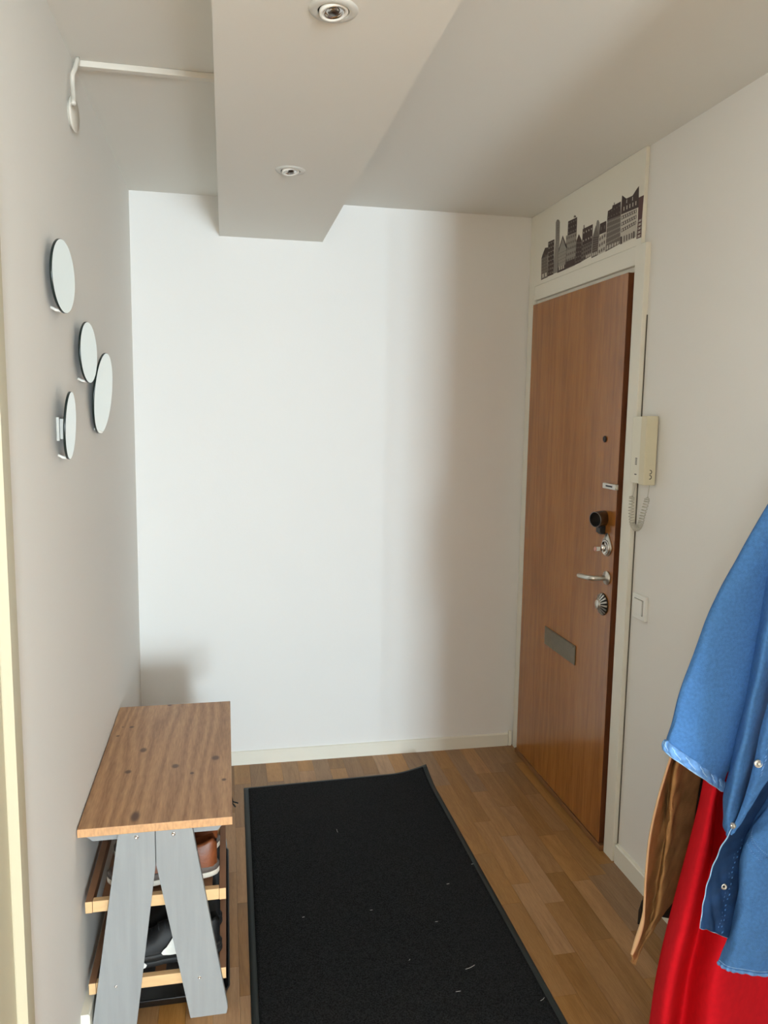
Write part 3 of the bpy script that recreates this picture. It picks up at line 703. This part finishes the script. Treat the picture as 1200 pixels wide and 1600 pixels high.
# ================================================================ COAT RACK AND GARMENTS
rack = thing('coat_rack', 'white wall rail with steel hooks on the right wall carrying the garments', 'coat rack', (XR, 1.2, 1.66))
link('rail_board', bx((XR-.018, .78, 1.62), (XR, 1.60, 1.70), .003), M_TRIM, rack)
HK = [1.02, 1.30, 1.42, 1.52]
for y in HK:
    b = tube(bmesh.new(), [(XR-.018, y, 1.67), (XR-.045, y, 1.665), (XR-.07, y, 1.655), (XR-.085, y, 1.665), (XR-.09, y, 1.685)], .005, 8); link('hook', b, M_STEEL, rack, True)

def onG(px, py, d):
    p = onY(px, py, d); p.x = min(p.x, XR-.035-.002*(p.x-1.3)); p.z = max(p.z, .05); return p
def R_(y_, spec):
    """a row: list of (px, depth) at one picture height, turned into real points at real depths"""
    return [onG(px, y_, d) for px, d in spec]
def rowL(spec): return [onG(px, py, d) for px, py, d in spec]

# --- tan jacket (furthest)
tan = thing('tan_jacket', 'tan suede jacket hanging behind the red and blue garments', 'jacket', (1.2, 1.66, .3))
rows = [
 rowL([(1262, 640, 1.50), (1270, 640, 1.50), (1280, 640, 1.50), (1292, 640, 1.50), (1304, 640, 1.50)]),
 R_(780, [(1205, 1.56), (1222, 1.56), (1238, 1.56), (1262, 1.57), (1290, 1.60)]),
 R_(980, [(1118, 1.60), (1134, 1.63), (1142, 1.60), (1158, 1.63), (1185, 1.69)]),
 R_(1120, [(1070, 1.61), (1082, 1.65), (1092, 1.61), (1104, 1.65), (1122, 1.71)]),
 R_(1190, [(1046, 1.62), (1053, 1.67), (1060, 1.62), (1076, 1.67), (1100, 1.73)]),
 R_(1250, [(1028, 1.62), (1043, 1.68), (1050, 1.63), (1064, 1.68), (1088, 1.74)]),
 R_(1310, [(1015, 1.62), (1037, 1.68), (1044, 1.64), (1056, 1.69), (1080, 1.75)]),
 R_(1370, [(1009, 1.62), (1027, 1.69), (1035, 1.65), (1048, 1.70), (1070, 1.75)]),
 rowL([(1007, 1410, 1.62), (1020, 1415, 1.69), (1029, 1415, 1.66), (1040, 1412, 1.71), (1054, 1404, 1.75)]),
 rowL([(1004, 1440, 1.61), (1012, 1448, 1.67), (1020, 1446, 1.66), (1028, 1440, 1.70), (1038, 1424, 1.73)]),
 rowL([(995, 1470, 1.60), (1000, 1480, 1.63), (1004, 1476, 1.64), (1010, 1464, 1.66), (1018, 1446, 1.68)]),
 rowL([(987, 1492, 1.59), (989, 1505, 1.60), (991, 1505, 1.60), (994, 1498, 1.61), (999, 1486, 1.62)]),
]
def d_tan(u, v):
    w_ = min(1, max(0, (v-.3)*6))*math.sin(PI*min(u*1.2, 1))
    return w_*(.0042*math.sin(u*15+v*26+2*math.sin(v*19))*math.sin(v*47+u*9)+.002*math.sin(v*90+u*31))
tp, G = cloth('jacket_panel', rows, M_TAN, tan, 60, 120, d_tan, .004)
edge = [G[j][0] for j in range(30, 121, 1)]
link('front_edge', tube(bmesh.new(), edge, [.003]*62+[.003+.0032*math.sin(PI*i/28) for i in range(29)], 8), M_TANL, tan, True)['label'] = 'pale rolled front edge'
cloth('jacket_shade_sheet', [  # dark sheet: painted shade of the jacket's right half, dark hem below
 R_(640, [(1285, 1.52), (1305, 1.54), (1325, 1.54)]), R_(900, [(1170, 1.66), (1210, 1.74), (1260, 1.76)]), R_(1150, [(1085, 1.74), (1130, 1.80), (1200, 1.82)]),
 R_(1300, [(1040, 1.77), (1110, 1.81), (1190, 1.82)]), R_(1380, [(1012, 1.78), (1080, 1.82), (1170, 1.84)]), rowL([(1000, 1425, 1.78), (1060, 1436, 1.82), (1150, 1424, 1.84)])], mat('jacket_shade_dark', (40, 28, 20), .9), tan, 14, 30)
link('lining_tab', tube(bmesh.new(), [onG(1006, 1408, 1.79), onG(1001, 1424, 1.78), onG(998, 1444, 1.77)], [.006, .006, .0035], 8), mat('dark_lining_tab', (44, 34, 26), .9), tan, True)

# --- red garment
red = thing('red_coat', 'long plain red coat hanging between the tan jacket and the denim shirt', 'coat', (1.15, 1.5, .1))
rows = [
 rowL([(1275, 600, 1.46), (1290, 600, 1.45), (1302, 600, 1.44), (1315, 600, 1.44), (1330, 600, 1.45), (1345, 600, 1.46)]),
 R_(820, [(1200, 1.50), (1235, 1.46), (1270, 1.45), (1310, 1.45), (1350, 1.46), (1385, 1.5)]),
 R_(1050, [(1133, 1.55), (1150, 1.46), (1163, 1.54), (1200, 1.45), (1270, 1.50), (1330, 1.55)]),
 R_(1170, [(1108, 1.57), (1130, 1.46), (1140, 1.56), (1172, 1.45), (1240, 1.50), (1310, 1.56)]),
 R_(1250, [(1093, 1.57), (1113, 1.46), (1121, 1.57), (1152, 1.44), (1225, 1.51), (1305, 1.56)]),
 R_(1330, [(1073, 1.57), (1098, 1.46), (1112, 1.57), (1150, 1.45), (1210, 1.52), (1295, 1.56)]),
 R_(1430, [(1047, 1.57), (1074, 1.46), (1096, 1.56), (1142, 1.43), (1200, 1.52), (1285, 1.55)]),
 R_(1520, [(1027, 1.56), (1052, 1.46), (1076, 1.56), (1122, 1.42), (1195, 1.51), (1275, 1.54)]),
 R_(1600, [(1016, 1.55), (1040, 1.46), (1064, 1.56), (1112, 1.42), (1190, 1.50), (1265, 1.53)]),
 R_(1690, [(1006, 1.54), (1030, 1.46), (1054, 1.55), (1102, 1.42), (1180, 1.49), (1255, 1.52)]),
]
def d_red(u, v): return .003*math.sin(u*9+v*4)*v
cloth('coat_panel', rows, M_RED, red, 80, 80, d_red, .004)

# --- denim shirt (nearest)
den = thing('denim_shirt', 'faded blue denim shirt with snap buttons hanging in front', 'shirt', (1.05, 1.35, .4))
CAMC = Vector((0, 0, CH))
def tube_rows(Ls, Rs, d0, depth):
    out = []
    for (lx, ly), (rx, ry) in zip(Ls, Rs):
        row = []; n = 12
        for i in range(n):
            a = PI-2*PI*i/n     # starts at the left edge, passes the front, then the back
            s = .5+.5*math.cos(a); row.append(onG(lx+(rx-lx)*s, ly+(ry-ly)*s, d0-depth*math.sin(a)))
        out.append(row)
    return out
Ls = [(1290, 560), (1262, 640), (1232, 725), (1200, 785), (1158, 862), (1120, 937), (1096, 1000), (1075, 1052), (1056, 1105), (1043, 1140), (1037, 1160)]
Rs = [(1330, 640), (1300, 720), (1268, 800), (1240, 850), (1222, 920), (1206, 985), (1192, 1040), (1176, 1100), (1160, 1160), (1143, 1205), (1133, 1226)]
def d_sl(u, v):
    return .005*math.sin(v*8+u*13)*(.35+v)+.0016*math.sin(v*31+u*22)*v
sl, G = cloth('sleeve', tube_rows(Ls, Rs, 1.385, .028), M_DENIM, den, 60, 80, d_sl, .0025, closed=True)
ring = G[-1][:-1]; cen = sum(ring, Vector())/len(ring)
ax = (onY(1037, 1160, 1.385)-onY(1056, 1105, 1.385)).normalized()
# rolled hem: a narrow twisted band around the opening
cb = []
for s_, g in ((-.006, 1.015), (-.003, 1.06), (.003, 1.085), (.009, 1.085), (.014, 1.06), (.015, 1.0)):
    cb.append([cen+(p-cen)*g+ax*s_ for p in ring])
def d_cuff(u, v): return .0022*math.sin(u*2*PI*16-v*5)*math.sin(PI*v)
cf, G2 = cloth('sleeve_cuff', [[r[i] for i in range(0, len(r), 2)] for r in cb], M_CUFF, den, 200, 14, d_cuff, .002, closed=True)
cf['label'] = 'paler rolled sleeve hem with diagonal creases'
def strand(name, pts, r, m, par, close=False):
    P = pts+[pts[0]] if close else pts
    N_ = len(P)*3; out = [cr(P, (len(P)-1)*i/N_) for i in range(N_+1)]
    return link(name, tube(bmesh.new(), out, [r*(1+.3*math.sin(i*.9)) for i in range(N_+1)], 8), m, par, True)
strand('cuff_fray', [cen+(p-cen)*1.045+ax*.0155 for p in ring][::3], .0016, M_DENIML, cf, True)
# diagonal creases of the twisted hem, raised pale ridges
bm = bmesh.new(); nR = len(ring)
for q in range(15):
    i0 = int(nR*q/15); P = []
    for f in range(7):
        t_ = f/6; ii = (i0+int(nR/15*.9*t_)) % nR; p = ring[ii]; P.append(cen+(p-cen)*(1.09+.012*math.sin(PI*t_))+ax*(-.003+.014*t_)+(CAMC-p).normalized()*.0006)
    tube(bm, P, [.0004, .0011, .0014, .0014, .0014, .0011, .0004], 6)
link('cuff_creases', bm, M_DENIML, cf, True)

# deep rounded vertical fold of the front
rows = [
 rowL([(1275, 560, 1.36), (1300, 560, 1.33), (1330, 560, 1.33), (1350, 560, 1.36)]),
 R_(720, [(1234, 1.37), (1258, 1.325), (1284, 1.325), (1308, 1.36)]),
 R_(850, [(1205, 1.37), (1226, 1.320), (1248, 1.325), (1266, 1.365)]),
 R_(960, [(1188, 1.37), (1203, 1.315), (1220, 1.320), (1238, 1.365)]),
 R_(1060, [(1170, 1.375), (1182, 1.305), (1197, 1.318), (1211, 1.39)]),
 R_(1130, [(1155, 1.375), (1166, 1.303), (1181, 1.314), (1195, 1.39)]),
 rowL([(1142, 1190, 1.370), (1153, 1190, 1.302), (1169, 1190, 1.314), (1181, 1186, 1.385)]),
 rowL([(1132, 1240, 1.358), (1142, 1242, 1.302), (1156, 1242, 1.314), (1167, 1236, 1.365)]),
 rowL([(1130, 1280, 1.345), (1136, 1288, 1.305), (1146, 1288, 1.310), (1158, 1276, 1.335)]),
 rowL([(1133, 1298, 1.34), (1137, 1306, 1.308), (1141, 1310, 1.310), (1148, 1300, 1.325)]),
]
def d_fr(u, v): return .0014*math.sin(v*38+u*15)*v
cloth('front_fold', rows, M_DENIM, den, 40, 90, d_fr, .0025)
# placket strip with snaps
rows = [
 rowL([(1300, 640, 1.30), (1325, 640, 1.29), (1350, 640, 1.29), (1375, 640, 1.30)]),
 R_(850, [(1252, 1.31), (1272, 1.29), (1300, 1.285), (1330, 1.29)]),
 R_(1000, [(1219, 1.31), (1234, 1.29), (1262, 1.285), (1290, 1.29)]),
 R_(1090, [(1202, 1.305), (1214, 1.288), (1236, 1.284), (1262, 1.29)]),
 R_(1140, [(1189, 1.302), (1200, 1.286), (1222, 1.284), (1246, 1.29)]),
 rowL([(1179, 1190, 1.300), (1188, 1195, 1.285), (1202, 1200, 1.284), (1224, 1190, 1.29)]),
 rowL([(1170, 1226, 1.298), (1177, 1232, 1.286), (1186, 1234, 1.285), (1200, 1218, 1.29)]),
 rowL([(1160, 1258, 1.297), (1165, 1264, 1.288), (1170, 1264, 1.288), (1177, 1252, 1.29)]),
 rowL([(1148, 1288, 1.296), (1150, 1292, 1.292), (1153, 1292, 1.292), (1158, 1282, 1.293)]),
 rowL([(1142, 1302, 1.296), (1142, 1304, 1.294), (1143, 1304, 1.294), (1146, 1301, 1.294)]),
]
fp, G = cloth('placket_strip', rows, M_DENIM, den, 40, 90, lambda u, v: .0010*math.sin(v*70+u*11)*math.sin(PI*u), .0025)
link('placket_edge', tube(bmesh.new(), [r[-1] for r in G[55:]], .0012, 8), M_DENIML, fp, True)
# placket turned over: inside face shows, its colour darkened for shade, with a pale edge
rows = [
 rowL([(1228, 1182, 1.295), (1236, 1192, 1.330), (1246, 1200, 1.345), (1258, 1210, 1.350)]),
 rowL([(1198, 1218, 1.295), (1203, 1228, 1.330), (1208, 1236, 1.345), (1216, 1244, 1.350)]),
 rowL([(1172, 1255, 1.296), (1178, 1266, 1.328), (1184, 1276, 1.342), (1194, 1286, 1.350)]),
 rowL([(1146, 1292, 1.298), (1154, 1300, 1.318), (1164, 1306, 1.332), (1178, 1312, 1.345)]),
 rowL([(1124, 1330, 1.300), (1134, 1336, 1.308), (1148, 1340, 1.320), (1164, 1342, 1.335)]),
 rowL([(1108, 1372, 1.300), (1122, 1376, 1.304), (1138, 1380, 1.312), (1158, 1380, 1.326)]),
 rowL([(1099, 1412, 1.302), (1113, 1416, 1.302), (1130, 1420, 1.308), (1152, 1422, 1.320)]),
 rowL([(1094, 1450, 1.304), (1107, 1453, 1.300), (1122, 1459, 1.304), (1139, 1466, 1.312)]),
]
def d_pl(u, v):
    k = max(0, v-.55)*2.2
    return .0009*math.sin(v*60+u*11)+k*.0028*math.sin(u*16-v*34)*math.sin(PI*min(1, u*1.1))+.0012*math.sin(v*120)*max(0, 1-abs(u-.72)*9)
pl, Gp = cloth('turned_placket', rows, M_DENIMSHADE, den, 48, 110, d_pl, .003); pl['label'] = 'turned over placket, its inside coloured darker for shade'
link('placket_edge', tube(bmesh.new(), [r[0] for r in Gp]+[Gp[-1][i] for i in range(2, 49, 2)], .0012, 8), M_DENIML, pl, True)
# lower right part with rounded hem
rows = [
 R_(1150, [(1245, 1.335), (1262, 1.31), (1300, 1.29), (1350, 1.28)]),
 rowL([(1214, 1215, 1.335), (1228, 1220, 1.31), (1262, 1220, 1.285), (1330, 1220, 1.27)]),
 rowL([(1186, 1266, 1.335), (1200, 1270, 1.305), (1240, 1275, 1.275), (1310, 1275, 1.265)]),
 rowL([(1166, 1300, 1.335), (1178, 1308, 1.290), (1218, 1315, 1.262), (1290, 1315, 1.26)]),
 rowL([(1156, 1340, 1.330), (1167, 1345, 1.278), (1210, 1350, 1.256), (1275, 1350, 1.262)]),
 rowL([(1154, 1390, 1.325), (1165, 1395, 1.272), (1206, 1400, 1.254), (1265, 1400, 1.265)]),
 rowL([(1146, 1440, 1.320), (1158, 1446, 1.270), (1200, 1450, 1.254), (1255, 1450, 1.268)]),
 rowL([(1135, 1480, 1.315), (1148, 1488, 1.270), (1192, 1492, 1.256), (1248, 1490, 1.270)]),
 rowL([(1124, 1503, 1.310), (1143, 1515, 1.272), (1188, 1519, 1.258), (1244, 1516, 1.272)]),
]
def d_lo(u, v): return .003*math.sin(u*8+v*5)+.0008*math.sin(v*40+u*23)
lo, Gl = cloth('lower_panel', rows, M_DENIM, den, 60, 100, d_lo, .003)
hp = [p+(CAMC-p).normalized()*.001 for p in Gl[-1]]
strand('bottom_hem', [p+Vector((0, 0, -.003)) for p in hp][::3], .0036, M_CUFF, lo)
strand('hem_stitch', [p+Vector((0, -.0015, .004)) for p in hp][::3], .0006, M_DENIML, lo)
def seam_grid(G_, uv, m, n=60, r=.0008, name='stitching'):
    nv_, nu_ = len(G_)-1, len(G_[0])-1
    def at(u, v):
        u = max(0, min(1, u))*nu_; v = max(0, min(1, v))*nv_; i, j = min(int(u), nu_-1), min(int(v), nv_-1); a, b = u-i, v-j
        p = (G_[j][i]*(1-a)+G_[j][i+1]*a)*(1-b)+(G_[j+1][i]*(1-a)+G_[j+1][i+1]*a)*b
        return p+(CAMC-p).normalized()*.0026
    W_ = [Vector((u, v, 0)) for u, v in uv]
    P = [at(*cr(W_, (len(W_)-1)*i/n).xy) for i in range(n+1)]
    b = bmesh.new()
    for i in range(0, n, 2): tube(b, [P[i], (P[i]+P[i+1])/2, P[i+1]], [r*.5, r, r*.5], 5)
    return link(name, b, m, den, True)
def twist_seam(G_, u0, v0, u1, v1, n, half, r, m):
    """short slanting ridges in a row, as a chain-stitched seam puckers"""
    nv_, nu_ = len(G_)-1, len(G_[0])-1; b = bmesh.new()
    for i in range(n):
        f = i/(n-1); u = u0+(u1-u0)*f; v = v0+(v1-v0)*f
        def at(u, v): p = G_[min(nv_, int(v*nv_+.5))][min(nu_, int(u*nu_+.5))]; return p
        p = G_[min(nv_, max(0, int(round(v*nv_))))][min(nu_, max(0, int(round(u*nu_))))]; d = (CAMC-p).normalized(); a = Vector((half*.8, 0, half))
        tube(b, [p-a+d*.0018, p+d*.0030, p+a+d*.0018], [r*.3, r, r*.3], 6)
    return link('puckered_seam', b, m, den, True)
for du in (.0, .16): seam_grid(Gl, [(.10+du*.5, .33-du*.1), (.30+du*.4, .42-du*.1), (.55+du*.4, .50-du*.1)], M_CUFF, 36, .0016, 'puckered_seam')
seam_grid(Gl, [(.12, .31), (.33, .38), (.6, .46)], M_DENIML, 50, .0006)
twist_seam(G, .42, .46, .50, .585, 12, .0035, .0016, M_CUFF)
twist_seam(Gp, .70, .42, .74, .98, 20, .0026, .0015, M_DENIM)
seam_grid(Gp, [(.64, .2), (.63, .6), (.66, .98)], M_CUFF, 70, .0005)
# snaps
def snap(p, nrm, r, par, socket=False):
    lathe_p = [(0, .0015), (r*.35, .0018), (r*.42, .0032), (r*.6, .0036), (r*.72, .0014), (r*.85, .0014), (r*.95, .0028), (r, .0012), (r, -.002)]
    if socket: lathe_p = [(0, .0004), (r*.40, .0004), (r*.48, .0030), (r*.75, .0034), (r*.9, .0016), (r, .0010), (r, -.002)]
    bm = lathe(bmesh.new(), lathe_p, p, nrm, 32)
    if socket:
        for f in bm.faces:
            if (f.calc_center_median()-Vector(p)).length < r*.38: f.material_index = 1
    link('snap_button', bm, [M_STEEL, M_GAP], par, True)
def near(G_, px, py):
    best = None
    for r in G_:
        for q in r:
            d = q-CAMC; z = d.dot(fw); sx_ = 600+FPX*d.dot(rt)/z; sy_ = 800-FPX*d.dot(up)/z; e_ = (sx_-px)**2+(sy_-py)**2
            if best is None or e_ < best[0]: best = (e_, q)
    return best[1]
for (G_, px, py, r, so, par) in ((G, 1185, 1193, .0078, False, fp), (Gp, 1131, 1385, .0066, True, pl)):
    q = near(G_, px, py); snap(q+(CAMC-q).normalized()*.0035, Vector((-.35, -1, .25)), r, par, so)
q = near(G, 1147, 1291); snap(q+Vector((-.0015, .0015, 0)), Vector((-1, -.15, .1)), .0062, fp, False)
